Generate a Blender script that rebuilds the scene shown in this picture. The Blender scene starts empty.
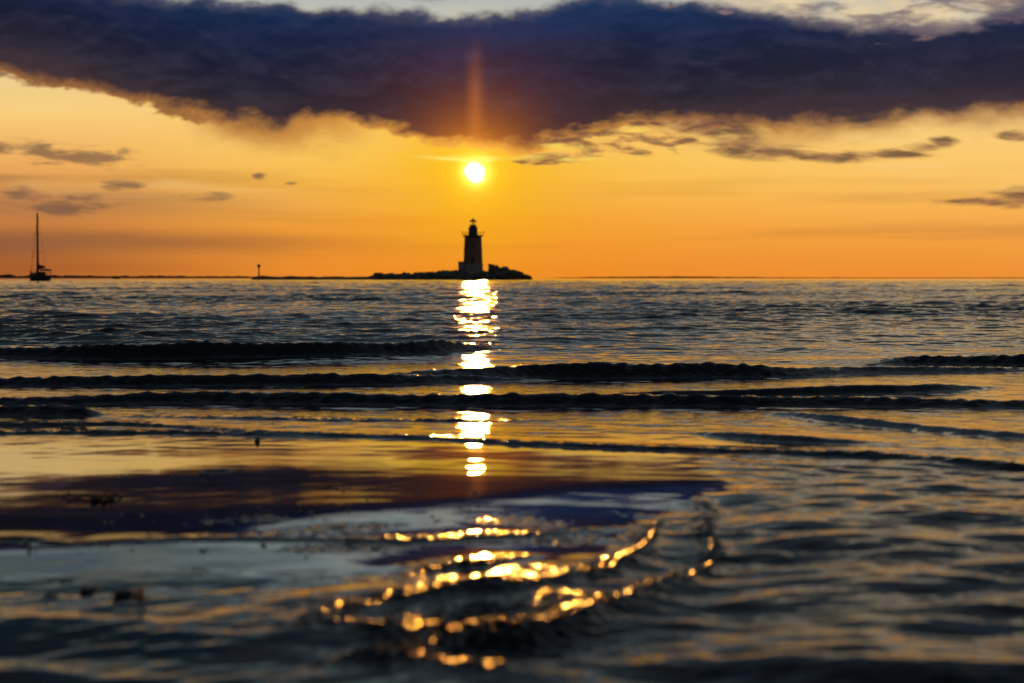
import bpy, bmesh, math, random
import numpy as np
from mathutils import Vector, Matrix, noise as mnoise

SC = bpy.context.scene
COL = SC.collection
R = math.radians
random.seed(7)
rng = np.random.default_rng(11)

# ------------------------------------------------------------------ camera
W, H = 1024, 683
F = 1991.0                       # focal length in photo pixels (70 mm on full frame)
CAM_H = 0.60
HOR = 278.0
PITCH = math.atan((H / 2 - HOR) / F)
cd = bpy.data.cameras.new('camera')
cam = bpy.data.objects.new('camera', cd)
COL.objects.link(cam)
cam.location = (0, 0, CAM_H)
cam.rotation_euler = (R(90) - PITCH, 0, 0)
cd.sensor_width = 36.0
cd.lens = F / W * 36.0
cd.clip_start = 0.05
cd.clip_end = 120000
cd.dof.use_dof = True
cd.dof.focus_distance = 15.0
cd.dof.aperture_fstop = 4.2
SC.camera = cam

def depr(py):
    """angle below the horizontal of a photo row (central column)"""
    return PITCH + math.atan((py - H / 2) / F)
def level(x, y):
    """height of the resting water: a low swell of backwash over a bar, falling away seaward"""
    t = x / np.maximum(y, 0.5) * F + W / 2
    py = np.interp(t, [-500, -100, 100, 200, 300, 400, 500, 600, 720, 780, 860, 1100, 1500], [548, 546, 541, 533, 521, 509, 499, 489, 482, 510, 540, 548, 548])
    de = (CAM_H - 0.046) / np.tan(PITCH + np.arctan((py - H / 2) / F))
    sr = lambda a, w: w * np.logaddexp(0, a / w)
    return (-0.0060 * sr(20.5 - y, .5) + 0.0165 * sr(14.0 - y, .5) - (0.0102 - 0.0112 * (lambda q: q * q * (3 - 2 * q))(np.clip((t + 60) / 560, 0, 1))) * sr(7.4 - y, .2) - 0.0220 * sr(de - y, .05) + 0.0130 * sr(de - 1.1 - y, .3) )
def ground(px, py, z=0.0):
    """where a photo pixel meets the resting water, z above it"""
    zz = z
    for _ in range(8):
        d = (CAM_H - zz) / math.tan(depr(py))
        x = (px - W / 2) / F * d / math.cos(PITCH)
        zz = z + float(level(x, d))
    return Vector((x, d, zz))
def at(px, py, d):
    """a point at distance d"""
    return Vector(((px - W / 2) / F * d, d, CAM_H - math.tan(depr(py)) * d))
def px2deg(n):
    return math.degrees(n / F)

SUN_AZ = math.atan((475.5 - W / 2) / F)
SUN_EL = -depr(172)

# ------------------------------------------------------------------ node expressions
class E:
    """a value in a node tree; arithmetic makes Math nodes"""
    tree = None
    def __init__(s, sock): s.s = sock
    @staticmethod
    def op(o, *a, clamp=False):
        n = E.tree.nodes.new('ShaderNodeMath'); n.operation = o; n.use_clamp = clamp
        for i, v in enumerate(a):
            if isinstance(v, E): E.tree.links.new(v.s, n.inputs[i])
            else: n.inputs[i].default_value = v
        return E(n.outputs[0])
    def __add__(a, b): return E.op('ADD', a, b)
    __radd__ = __add__
    def __sub__(a, b): return E.op('SUBTRACT', a, b)
    def __rsub__(a, b): return E.op('SUBTRACT', b, a)
    def __mul__(a, b): return E.op('MULTIPLY', a, b)
    __rmul__ = __mul__
    def __truediv__(a, b): return E.op('DIVIDE', a, b)
    def __neg__(a): return E.op('MULTIPLY', a, -1.0)
def emin(a, b): return E.op('MINIMUM', a, b)
def emax(a, b): return E.op('MAXIMUM', a, b)
def clamp01(a): return E.op('ADD', a, 0.0, clamp=True)
def smooth(a, lo, hi):
    n = E.tree.nodes.new('ShaderNodeMapRange'); n.interpolation_type = 'SMOOTHSTEP'
    E.tree.links.new(a.s, n.inputs[0])
    n.inputs[1].default_value = lo; n.inputs[2].default_value = hi
    return E(n.outputs[0])
def eexp(a): return E.op('EXPONENT', a)
def vec(x, y, z):
    n = E.tree.nodes.new('ShaderNodeCombineXYZ')
    for i, v in enumerate((x, y, z)):
        if isinstance(v, E): E.tree.links.new(v.s, n.inputs[i])
        else: n.inputs[i].default_value = v
    return n.outputs[0]
def noise(v, scale=1.0, detail=6, rough=0.55, lac=2.0, dist=0.0):
    n = E.tree.nodes.new('ShaderNodeTexNoise')
    E.tree.links.new(v, n.inputs['Vector'])
    n.inputs['Scale'].default_value = scale; n.inputs['Detail'].default_value = detail
    n.inputs['Roughness'].default_value = rough; n.inputs['Lacunarity'].default_value = lac
    n.inputs['Distortion'].default_value = dist
    return E(n.outputs[0])
def curve(a, pts, lo, hi, vlo, vhi):
    """piecewise curve through pts, domain lo..hi, values vlo..vhi"""
    n = E.tree.nodes.new('ShaderNodeFloatCurve')
    cv = n.mapping.curves[0]
    pts = [((x - lo) / (hi - lo), (y - vlo) / (vhi - vlo)) for x, y in pts]
    while len(cv.points) < len(pts): cv.points.new(0.5, 0.5)
    for p, (x, y) in zip(cv.points, pts): p.location = (x, y); p.handle_type = 'AUTO'
    n.mapping.update()
    t = clamp01((a - lo) / (hi - lo))
    E.tree.links.new(t.s, n.inputs['Value'])
    return E(n.outputs[0]) * (vhi - vlo) + vlo
def mixc(f, a, b):
    n = E.tree.nodes.new('ShaderNodeMix'); n.data_type = 'RGBA'; n.clamp_factor = True
    if isinstance(f, E): E.tree.links.new(f.s, n.inputs[0])
    else: n.inputs[0].default_value = f
    for v, i in ((a, 6), (b, 7)):
        if isinstance(v, tuple): n.inputs[i].default_value = (*v, 1)
        else: E.tree.links.new(v, n.inputs[i])
    return n.outputs[2]
def addc(f, a, b, mode='ADD'):
    n = E.tree.nodes.new('ShaderNodeMix'); n.data_type = 'RGBA'; n.blend_type = mode; n.clamp_factor = False
    if isinstance(f, E): E.tree.links.new(f.s, n.inputs[0])
    else: n.inputs[0].default_value = f
    for v, i in ((a, 6), (b, 7)):
        if isinstance(v, tuple): n.inputs[i].default_value = (*v, 1)
        else: E.tree.links.new(v, n.inputs[i])
    return n.outputs[2]
def ramp(a, stops, lo, hi):
    """colour by value, in linear light"""
    n = E.tree.nodes.new('ShaderNodeValToRGB'); cr = n.color_ramp; cr.interpolation = 'EASE'
    cr.interpolation = 'LINEAR'
    stops = [((x - lo) / (hi - lo), c) for x, c in stops]
    cr.elements[0].position = stops[0][0]; cr.elements[0].color = (*stops[0][1], 1)
    cr.elements[1].position = stops[-1][0]; cr.elements[1].color = (*stops[-1][1], 1)
    for x, c in stops[1:-1]:
        e = cr.elements.new(x); e.color = (*c, 1)
    t = (a - lo) / (hi - lo)
    E.tree.links.new(t.s, n.inputs[0])
    return n.outputs[0]
def lin(r, g, b):
    f = lambda c: (c / 255 / 12.92) if c <= 10 else ((c / 255 + 0.055) / 1.055) ** 2.4
    return (f(r), f(g), f(b))

# ------------------------------------------------------------------ the sky
def build_world():
    w = bpy.data.worlds.new('World'); SC.world = w
    w.use_nodes = True
    t = w.node_tree; t.nodes.clear(); E.tree = t
    out = t.nodes.new('ShaderNodeOutputWorld'); bg = t.nodes.new('ShaderNodeBackground')
    t.links.new(bg.outputs[0], out.inputs[0])
    tc = t.nodes.new('ShaderNodeTexCoord')
    sep = t.nodes.new('ShaderNodeSeparateXYZ')
    t.links.new(tc.outputs['Generated'], sep.inputs[0])
    x, y, z = (E(o) for o in sep.outputs)
    DEG = 180 / math.pi
    U = E.op('ARCTAN2', x, y) * DEG                     # azimuth from the view axis
    V = E.op('ARCSINE', E.op('MAXIMUM', E.op('MINIMUM', z, 1.0), -1.0)) * DEG
    k = px2deg(1)
    PX = lambda p: (p - 512) * k                        # photo column -> azimuth
    PY = lambda p: (278 - p) * k                        # photo row -> elevation
    su, sv = math.degrees(SUN_AZ), math.degrees(SUN_EL)
    du, dv = U - su, V - sv
    r = E.op('SQRT', du * du + dv * dv)

    # clear sky: Nishita all round, a sunset band laid over it low towards the sun
    sky = t.nodes.new('ShaderNodeTexSky'); sky.sky_type = 'NISHITA'; sky.sun_disc = False
    sky.sun_elevation = SUN_EL; sky.sun_rotation = SUN_AZ
    sky.altitude = 0; sky.air_density = 1.2; sky.dust_density = 1.6; sky.ozone_density = 2.0
    nish = addc(1.0, sky.outputs[0], (0.085, 0.085, 0.085), 'MULTIPLY')
    band = ramp(V, [(-1, lin(230, 134, 46)), (0, lin(236, 142, 54)), (1.2, lin(244, 162, 70)),
                    (2.6, lin(251, 192, 98)), (3.6, lin(252, 204, 118)), (5.0, lin(250, 208, 138)),
                    (6.8, lin(222, 208, 178)), (8.2, lin(165, 178, 180)), (9.2, lin(118, 139, 147)), (11.0, lin(66, 91, 102)),
                    (16.0, lin(44, 64, 77)), (26, lin(50, 72, 92)), (40, lin(36, 54, 74))], -1, 40)
    left = ramp(V, [(-1, lin(176, 102, 50)), (0, lin(164, 92, 48)), (1.0, lin(150, 90, 56)), (1.45, lin(192, 118, 66)),
                    (2.0, lin(190, 124, 76)), (3.2, lin(236, 168, 98)), (4.6, lin(248, 206, 128)),
                    (6.8, lin(226, 208, 170)), (8.2, lin(165, 178, 180)), (9.1, lin(98, 122, 133)), (11.0, lin(50, 76, 90)),
                    (16.0, lin(32, 50, 62)), (26, lin(36, 54, 72)), (40, lin(30, 46, 64))], -1, 40)
    lf = E.op('SUBTRACT', 1.0, smooth(U, PX(0), PX(400)))
    band = mixc(lf, band, left)
    # thin level streaks of haze in the low sky
    st = noise(vec(U * 0.10, V * 1.9, 3.1), 1.0, 4, 0.5)
    streak = smooth(st, 0.46, 0.70) * smooth(V, 0.3, 1.0) * (1.0 - smooth(V, 2.2, 4.0))
    band = mixc(streak * (0.25 + 0.6 * lf), band, lin(128, 80, 58))
    st2 = noise(vec(U * 0.16, V * 1.6, 8.4), 1.0, 5, 0.55)
    band = mixc(smooth(st2, 0.5, 0.75) * 0.35 * smooth(V, 1.5, 3.0), band, lin(252, 222, 160))
    mz = noise(vec(U * 0.22, V * 1.1, 15.0), 1.0, 4, 0.5)
    def streakband(py, hw, x1, a, col):
        global_b = (V - PY(py) - (mz - 0.5) * 0.35) / (hw * k)
        return mixc(eexp(-(global_b * global_b)) * (1.0 - smooth(U, PX(x1 * 0.35), PX(x1))) * a, band, col)
    band = streakband(243, 10, 520, 0.78, lin(124, 84, 66))
    band = streakband(206, 13, 400, 0.5, lin(150, 104, 82))
    band = streakband(268, 6, 300, 0.35, lin(140, 78, 46))
    # the air round the sun: yellow near, amber further out
    g1 = eexp(-(r * r) / (2.1 * 2.1))
    r2 = E.op('SQRT', du * du * 0.55 + dv * dv)
    g2 = eexp(-(r2 / 4.6))
    g3 = eexp(-(r * r) / (0.75 * 0.75))
    low = 1.0 - smooth(V, 5.0, 8.0)
    band = mixc(g2 * 1.0 * low, band, ramp(V, [(-1, lin(238, 132, 6)), (0.4, lin(242, 138, 8)), (1.6, lin(245, 156, 12)), (3.4, lin(250, 190, 36)), (5, lin(250, 195, 70))], -1, 5))
    band = mixc(g1 * 0.6, band, lin(250, 188, 16))
    front = E.op('COSINE', U * (math.pi / 180))
    ff = smooth(front, -0.1, 0.75) * (1.0 - smooth(V, 30, 55))
    clear = mixc(ff, nish, band)

    # the big bank of cloud
    n1 = noise(vec(U * 0.42, V * 0.85, 1.7), 1.0, 9, 0.60, dist=0.3)
    n2 = noise(vec(U * 0.16, V * 0.35, 5.2), 1.0, 4, 0.5)
    n3 = noise(vec(U * 1.3, V * 2.1, 9.3), 1.0, 5, 0.55)
    lowc = [(-40, 70), (-22, 60), (PX(-60), 72), (PX(0), 84), (PX(60), 92), (PX(120), 108), (PX(200), 123), (PX(270), 130), (PX(340), 133), (PX(400), 136),
            (PX(440), 150), (PX(500), 150), (PX(560), 146), (PX(620), 134), (PX(700), 132), (PX(800), 128), (PX(900), 124), (PX(1024), 122), (PX(1100), 116), (22, 92), (40, 90)]
    L = curve(U, [(a, PY(b)) for a, b in lowc], -40, 40, 0, 12)
    topc = [(-40, -25), (-22, -20), (PX(-40), -14), (PX(100), -8), (PX(190), 0), (PX(260), 3), (PX(320), 7), (PX(400), 8), (PX(480), 11), (PX(530), 6),
            (PX(600), -6), (PX(660), -2), (PX(720), 5), (PX(790), 16), (PX(860), 25), (PX(930), 27), (PX(1000), 8), (PX(1060), -4), (22, -5), (40, -15)]
    T = curve(U, [(a, PY(b)) for a, b in topc], -40, 40, 0, 12)
    dl = V - L; dt = T - V
    wob = (n1 - 0.5) * 2.2 + (n3 - 0.5) * 0.7
    mlow = smooth(dl + wob * 0.75, -0.04, 0.16)
    wobt = (n1 - 0.5) * 1.1 + (n3 - 0.5) * 0.7
    soft = clamp01(smooth(U, PX(640), PX(820)) + smooth(U, PX(180), PX(240)) * (1.0 - smooth(U, PX(330), PX(390))))
    msoft = smooth(dl + (n1 - 0.5) * 1.6 + (n2 - 0.5) * 1.2, -0.85, 0.30)
    mlow = mlow * (1.0 - soft) + msoft * soft
    mtop = smooth(dt + wobt * 0.8, -0.05, 0.30)
    bank = mlow * mtop
    depth = clamp01(dl / 4.0)
    body = ramp(dl + (n2 - 0.5) * 1.6, [(-1.0, lin(88, 62, 56)), (0.3, lin(64, 48, 50)), (0.9, lin(44, 38, 48)), (1.7, lin(28, 31, 52)),
                       (2.5, lin(23, 35, 64)), (3.4, lin(18, 46, 84)), (4.6, lin(26, 52, 88)), (7, lin(50, 66, 92))], -1.0, 7.0)
    n1b = noise(vec(U * 0.42, V * 0.85 - 0.16, 1.7), 1.0, 9, 0.60, dist=0.3)
    n5 = noise(vec(U * 0.75, V * 1.9, 30.0), 1.0, 7, 0.55, dist=0.5)
    body = mixc(clamp01((n1 - n1b) * 4.0) * 0.22, body, mixc(depth, lin(112, 78, 68), lin(46, 72, 112)))
    body = mixc(clamp01((n1b - n1) * 4.0) * 0.22, body, lin(20, 22, 36))
    body = mixc(smooth(n5, 0.46, 0.74) * 0.28, body, mixc(depth, lin(80, 62, 66), lin(44, 64, 106)))
    body = mixc(smooth(n1, 0.42, 0.66) * 0.35, body, mixc(depth, lin(64, 50, 56), lin(32, 54, 94)))
    right = smooth(U, PX(640), PX(960))
    body = mixc(right * 0.22, body, lin(52, 48, 68))
    # light from the sun coming through the thin lower edge
    gs = eexp(-(r * r) / (3.1 * 3.1))
    gn = eexp(-(r * r) / (1.5 * 1.5))
    body = mixc(gs * 0.55, body, lin(120, 62, 44))
    body = mixc(gn * 0.85, body, lin(222, 122, 22))
    rim_l = (1.0 - smooth(dl + wob * 0.75, 0.0, 0.55)) * (0.35 + 0.55 * g2)
    body = mixc(rim_l * 0.75, body, lin(232, 150, 76))
    body = mixc(clamp01(rim_l * g2 * 1.3), body, lin(250, 178, 66))
    rim_t = 1.0 - smooth(dt + wobt * 0.8, 0.0, 0.55)
    body = mixc(rim_t * (0.20 + 0.5 * right), body, lin(176, 160, 152))
    # high pale cloud above the bank on the right
    hp = smooth(noise(vec(U * 0.30, V * 0.8, 12.0), 1.0, 8, 0.6), 0.34, 0.54) * smooth(U, PX(640), PX(800)) * smooth(V, 6.0, 7.0) * (1.0 - smooth(V, 10, 14))
    up = mixc(hp * 0.9, clear, mixc(n3, lin(190, 170, 150), lin(255, 226, 172)))
    sk = mixc(bank, up, body)

    # small separate clouds
    def puffs(lst, wob, lo, hi, amp=2.1):
        tot = None
        for cx, cy, rx, ry in lst:
            a = (U - PX(cx)) / (rx * k); b = (V - PY(cy)) / (ry * k)
            g = eexp(-(a * a + b * b))
            tot = g if tot is None else emax(tot, g)
        return smooth(tot * 0.75 + (wob - 0.5) * amp * smooth(tot, 0.02, 0.5), lo, hi)
    n4 = noise(vec(U * 1.0 + V * 0.7, V * 4.0, 21.0), 1.0, 7, 0.54, dist=0.35)
    p1 = puffs([(16, 152, 60, 9), (92, 161, 60, 11), (55, 156, 50, 7), (130, 187, 26, 6), (70, 207, 56, 12), (28, 196, 18, 9), (212, 197, 24, 5), (262, 177, 8, 5), (293, 184, 8, 3), (8, 82, 12, 5)], n4, 0.18, 0.85)
    sk = mixc(p1 * 0.8, sk, mixc(n3, lin(104, 76, 64), lin(140, 102, 74)))
    p2 = puffs([(738, 145, 40, 14), (770, 154, 60, 9), (830, 159, 70, 7), (890, 157, 48, 6), (918, 152, 24, 7), (936, 146, 16, 8), (700, 128, 70, 14), (1012, 200, 36, 13), (1004, 141, 22, 7), (980, 204, 60, 5)], n4, 0.20, 0.75, 1.0)
    sk = mixc(p2 * 0.88, sk, mixc(smooth(n4, 0.40, 0.66), lin(150, 104, 74), lin(92, 62, 54)))
    p3 = puffs([(560, 156, 60, 9), (605, 146, 70, 16), (650, 137, 60, 18), (540, 160, 30, 8)], n4, 0.25, 0.70)
    sk = mixc(p3 * 0.85, sk, mixc(smooth(n4, 0.42, 0.62), lin(238, 178, 92), lin(122, 78, 62)))
    p4 = puffs([(965, 10, 70, 14), (1020, 22, 60, 16), (880, 26, 60, 10), (800, 14, 44, 7), (930, 34, 50, 10), (440, 2, 30, 6)], n4, 0.20, 0.85)
    sk = mixc(p4 * 0.8, sk, mixc(n3, lin(70, 66, 92), lin(140, 118, 118)))
    p5 = puffs([(722, 17, 12, 6), (905, 46, 30, 4), (870, 50, 22, 4), (668, 9, 12, 4)], n4, 0.50, 1.1)
    sk = mixc(p5 * 0.32, sk, lin(214, 172, 158))
    # thin bright fibre of cloud left of the sun
    fa = (V - PY(161) - (U - PX(470)) * -0.07) / (1.6 * k)
    fib = eexp(-(fa * fa)) * smooth(U, PX(400), PX(455)) * (1.0 - smooth(U, PX(475), PX(482)))
    sk = mixc(fib * 0.8, sk, lin(255, 236, 120))
    p6 = puffs([(515, 157, 40, 5), (560, 150, 36, 7), (452, 157, 22, 3.5), (486, 160, 16, 3), (640, 131, 34, 5), (590, 160, 40, 4)], n4, 0.40, 0.85)
    sk = mixc(p6 * 0.9, sk, lin(255, 214, 96))
    # sun pillar
    pa = du / (7.5 * k)
    pil = eexp(-(pa * pa)) * smooth(V, PY(160), PY(125)) * (1.0 - smooth(V, PY(125), PY(30)))
    sk = mixc(pil * 0.36, sk, lin(226, 128, 56))
    # the sun and its aureole
    sk = addc(g3 * 0.40, sk, (1.0, 0.52, 0.03))
    aur = eexp(-(r * r) / (0.34 * 0.34))
    sk = addc(aur, sk, (2.2, 1.4, 0.25))
    disc = 1.0 - smooth(r + (n3 - 0.5) * 0.34, 0.17, 0.34)
    sk = addc(disc, sk, (5.0, 3.8, 1.8))
    t.links.new(sk, bg.inputs[0])
    bg.inputs[1].default_value = 1.0
    w.cycles.sampling_method = 'MANUAL'; w.cycles.sample_map_resolution = 2048
build_world()

sl = bpy.data.lights.new('sun', 'SUN')
sl.energy = 0.65; sl.angle = R(0.53); sl.color = (1.0, 0.42, 0.06)
so = bpy.data.objects.new('sun', sl); COL.objects.link(so)
sdir = Vector((math.sin(SUN_AZ) * math.cos(SUN_EL), math.cos(SUN_AZ) * math.cos(SUN_EL), math.sin(SUN_EL)))
so.rotation_euler = (-sdir).to_track_quat('-Z', 'Y').to_euler()
so.location = sdir * 50

SC.view_settings.view_transform = 'Standard'
SC.view_settings.look = 'None'
SC.view_settings.exposure = 0
SC.view_settings.gamma = 1
SC.cycles.use_denoising = True
SC.cycles.use_adaptive_sampling = False
SC.cycles.max_bounces = 6
SC.cycles.sample_clamp_indirect = 4.0

# ------------------------------------------------------------------ materials
def mat(name, col, rough=0.7, spec=0.5, var=0.0, vscale=4.0, bump=0.0, bscale=20.0, col2=None, ior=1.45, metallic=0.0):
    m = bpy.data.materials.new(name); m.use_nodes = True
    t = m.node_tree; E.tree = t
    b = t.nodes['Principled BSDF']
    b.inputs['Roughness'].default_value = rough; b.inputs['IOR'].default_value = ior
    b.inputs['Specular IOR Level'].default_value = spec; b.inputs['Metallic'].default_value = metallic
    tc = t.nodes.new('ShaderNodeTexCoord').outputs['Object']
    if col2 is None: col2 = tuple(c * (1 - var) for c in col)
    n = noise(tc, vscale, 6, 0.6)
    t.links.new(mixc(smooth(n, 0.35, 0.65), col, col2), b.inputs['Base Color'])
    if bump:
        bn = t.nodes.new('ShaderNodeBump'); bn.inputs['Strength'].default_value = bump
        t.links.new(noise(tc, bscale, 6, 0.6).s, bn.inputs['Height'])
        t.links.new(bn.outputs[0], b.inputs['Normal'])
    return m

def tag(o, label=None, cat=None, group=None, kind=None):
    if label: o['label'] = label
    if cat: o['category'] = cat
    if group: o['group'] = group
    if kind: o['kind'] = kind
    return o
def empty(name, loc, rz=0.0):
    o = bpy.data.objects.new(name, None); COL.objects.link(o)
    o.location = loc; o.rotation_euler = (0, 0, rz); o.empty_display_size = 0.2
    return o
def link_bm(name, bm, m, parent=None, smooth_=False):
    me = bpy.data.meshes.new(name); bm.to_mesh(me); bm.free()
    if m: me.materials.append(m)
    if smooth_:
        me.polygons.foreach_set('use_smooth', [True] * len(me.polygons))
    o = bpy.data.objects.new(name, me); COL.objects.link(o)
    if parent: o.parent = parent
    return o
def bm_box(bm, c, s, rot=None, bev=0.0):
    mt = Matrix.Translation(c) @ (rot or Matrix.Identity(4)) @ Matrix.Diagonal((*s, 1))
    r = bmesh.ops.create_cube(bm, size=1.0, matrix=mt)
    if bev:
        es = {e for v in r['verts'] for e in v.link_edges}
        bmesh.ops.bevel(bm, geom=list(es), offset=bev, segments=2, affect='EDGES')
def bm_tube(bm, a, b, r1, r2=None, seg=8):
    a, b = Vector(a), Vector(b); r2 = r1 if r2 is None else r2
    q = (b - a).to_track_quat('Z', 'Y').to_matrix().to_4x4()
    bmesh.ops.create_cone(bm, cap_ends=True, segments=seg, radius1=r1, radius2=r2, depth=(b - a).length,
                          matrix=Matrix.Translation((a + b) / 2) @ q)
def bm_lathe(bm, prof, seg=32, cap=True):
    rings = []
    for r_, z_ in prof:
        rings.append([bm.verts.new((r_ * math.cos(2 * math.pi * i / seg), r_ * math.sin(2 * math.pi * i / seg), z_)) for i in range(seg)])
    for a, b in zip(rings, rings[1:]):
        for i in range(seg):
            bm.faces.new((a[i], a[(i + 1) % seg], b[(i + 1) % seg], b[i]))
    if cap:
        bm.faces.new(list(reversed(rings[0]))); bm.faces.new(rings[-1])
def rock_bm(sx, sy, sz, seed, sub=3, jag=0.35):
    bm = bmesh.new()
    bmesh.ops.create_icosphere(bm, subdivisions=sub, radius=1.0)
    off = Vector((seed * 3.71, seed * 1.93, seed * 2.57))
    rr = random.Random(seed)
    planes = []
    for _ in range(9):
        n = Vector((rr.uniform(-1, 1), rr.uniform(-1, 1), rr.uniform(-.6, 1))).normalized()
        planes.append((n, rr.uniform(0.55, 0.85)))
    for v in bm.verts:
        p = v.co.copy()
        for n, dd in planes:
            e = p.dot(n) - dd
            if e > 0: p -= n * e
        p += p.normalized() * (mnoise.fractal(p * 1.6 + off, 1.0, 2.0, 4) * jag * 0.4)
        v.co = Vector((p.x * sx, p.y * sy, p.z * sz))
    return bm

# ------------------------------------------------------------------ the water
def build_water():
    # distances of the grid rows and directions of its columns: finer where it is near
    rows = [0.9]
    while rows[-1] < 60000:
        d = rows[-1]
        if d < 19: st = min(max(d * d / 1195 * 0.5, 0.0042), 0.020)
        elif d < 60: st = 0.020 + (d - 19) / 41 * 0.055
        elif d < 900: st = d / 800
        else: st = d * 0.05
        rows.append(d + st)
    D = np.array(rows)
    s = np.concatenate([-np.geomspace(4.0, 0.32, 40)[:-1], np.linspace(-0.32, 0.32, 860), np.geomspace(0.32, 4.0, 40)[1:]])
    nR, nC = len(D), len(s)
    X = (D[:, None] * s[None, :])
    Y = np.repeat(D[:, None], nC, 1)
    dep = np.arctan(CAM_H / D)
    PYr = H / 2 + F * np.tan(dep - PITCH)
    PXc = W / 2 + F * s * math.cos(PITCH)
    PX2 = np.repeat(PXc[None, :], nR, 0); PY2 = np.repeat(PYr[:, None], nC, 1)
    def sst(v, a, b):
        q = np.clip((v - a) / (b - a), 0, 1); return q * q * (3 - 2 * q)
    # how lively the water is in each place
    edge = np.interp(PY2, [440, 470, 500, 540, 580, 620, 683, 900], [930, 760, 735, 705, 640, 430, 300, 0])
    wav = 25 * np.sin(PY2 * 0.09) + 18 * np.sin(PX2 * 0.02 + PY2 * 0.05)
    calm = (1 - sst(PX2, edge - 80 + wav, edge + 50 + wav)) * sst(PY2, 436, 462)      # smooth sheet of backwash
    bottom = sst(PY2 - 0.03 * (PX2 - 200), 585, 645)
    calm = calm * (1 - 0.85 * bottom)
    far = sst(Y, 13.5, 20)
    Dr = D
    def gband(l):
        if l > 0.8: mid, fg = 0.06, 0.0
        elif l > 0.28: mid, fg = 0.08, 0.46
        else: mid, fg = 0.34, 0.90
        near = sst(PY2, 445, 500)
        g = far + (1 - far) * ((1 - near) * mid + near * fg)
        g = g * (1 - calm) + calm * (0.022 if l < 0.5 else 0.008)
        return g
    Z = np.zeros((nR, nC), np.float32)
    rough = np.zeros((nR, nC), np.float32)
    brk = np.zeros((nR, nC), np.float32)
    dlat = np.maximum(D * (0.64 / 860), 1e-4)
    dD = np.gradient(D)
    bands = {}
    wx = 0.11 * np.sin(X * 1.3 + Y * 0.9) + 0.05 * np.sin(X * 3.1 - Y * 2.2 + 1.0)
    N = 110
    lam = np.geomspace(0.045, 5.5, N)
    for l in lam:
        th = rng.normal(0, 0.50)            # heading about the line of sight
        kx, ky = 2 * np.pi / l * math.sin(th), 2 * np.pi / l * math.cos(th)
        slope = 0.0120 * (1.35 if 0.12 < l < 0.75 else 1.0) * (0.62 if l > 1.0 else 1.0) * (0.6 if l > 2.5 else 1.0)
        a = slope * l / (2 * np.pi) * 1.414
        ph = rng.uniform(0, 6.28)
        q = l / (dD * abs(math.cos(th)) + 1e-9); q2 = l / (dlat * abs(math.sin(th)) + 1e-9)
        lod = sst(np.minimum(q, q2), 2.5, 5.5)
        if lod.max() <= 0: continue
        i1 = int(np.nonzero(lod > 0)[0].max()) + 1
        key = 'a' if l > 0.8 else 'b' if l > 0.28 else 'c'
        bands.setdefault(key, np.zeros((nR, nC), np.float32))
        phs = kx * (X[:i1] + wx[:i1] * min(1.0, l)) + ky * (Y[:i1] + wx[:i1] * min(1.0, l) * 0.7) + ph
        bands[key][:i1] += (a * lod[:i1, None] * np.sin(phs)).astype(np.float32)
    for key, l in (('a', 2.0), ('b', 0.5), ('c', 0.1)):
        if key in bands: Z += bands[key] * gband(l)
    # patches of livelier and quieter water
    gust = 1 + 0.35 * np.sin(X * 0.21 + 0.7 * np.sin(Y * 0.11)) * np.sin(Y * 0.17 + 1.2)
    Z *= gust
    Z += far * 7.0 * Z * Z
    # slow heave of the backwash sheet
    Z += calm * (0.0007 * np.sin(X * 2.1 + Y * 6.1 + 0.8 * np.sin(X * 3)) + 0.0004 * np.sin(X * 5.3 - Y * 3.4 + 1) )
    rough += 0.010 + 0.012 * far * sst(Y, 20, 200) + 0.02 * (1 - calm)

    Z += level(X, Y)
    # breakers and ridges, as lines on the water, each with its height along the line
    # small broken ripples that ride on the breaking crests
    nr = int(np.searchsorted(D, 19.5))
    fine = np.zeros((nR, nC), np.float32); bub = np.zeros((nR, nC), np.float32)
    for l in np.geomspace(0.014, 0.22, 90):
        th = rng.uniform(0, 6.28)
        kx, ky = 2 * np.pi / l * math.sin(th), 2 * np.pi / l * math.cos(th)
        lod = sst(np.minimum(l / (dD[:nr] * abs(math.cos(th)) + 1e-9), l / (dlat[:nr] * abs(math.sin(th)) + 1e-9)), 2.5, 5.0)
        wv = (l / (2 * np.pi) * lod[:, None] * np.sin(kx * X[:nr] + ky * Y[:nr] + rng.uniform(0, 6.28))).astype(np.float32)
        if l > 0.03: fine[:nr] += (0.075 if l < 0.12 else 0.022) * wv
        if l < 0.05: bub[:nr] += 0.10 * wv
    def ridge(pts, wf, wb, rr=0.0, crest=0.3, wob=0.0, rw=1.0, fine=fine):
        P = [ground(p[0], p[1]) for p in pts]; A = [p[2] for p in pts]
        px = np.array([p.x for p in P]); py = np.array([p.y for p in P]); A = np.array(A)
        n = len(P)
        tt = np.linspace(0, n - 1, (n - 1) * 10 + 1)
        def cr(v):
            e = np.concatenate([[2 * v[0] - v[1]], v, [2 * v[-1] - v[-2]]])
            i = np.minimum(tt.astype(int), n - 2); f = tt - i
            p0, p1, p2, p3 = e[i], e[i + 1], e[i + 2], e[i + 3]
            return 0.5 * (2 * p1 + (p2 - p0) * f + (2 * p0 - 5 * p1 + 4 * p2 - p3) * f * f + (3 * p1 - p0 - 3 * p2 + p3) * f ** 3)
        cx, cy, ca = cr(px), cr(py), np.interp(tt, np.arange(n), A)
        pad = 3.2 * max(wf, wb)
        r0 = np.searchsorted(D, cy.min() - pad - 0.2); r1 = np.searchsorted(D, cy.max() + pad + 0.2)
        c0 = np.searchsorted(s, (cx / cy).min() - pad / cy.min() - .02); c1 = np.searchsorted(s, (cx / cy).max() + pad / cy.min() + .02)
        xs, ys = X[r0:r1, c0:c1], Y[r0:r1, c0:c1]
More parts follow.
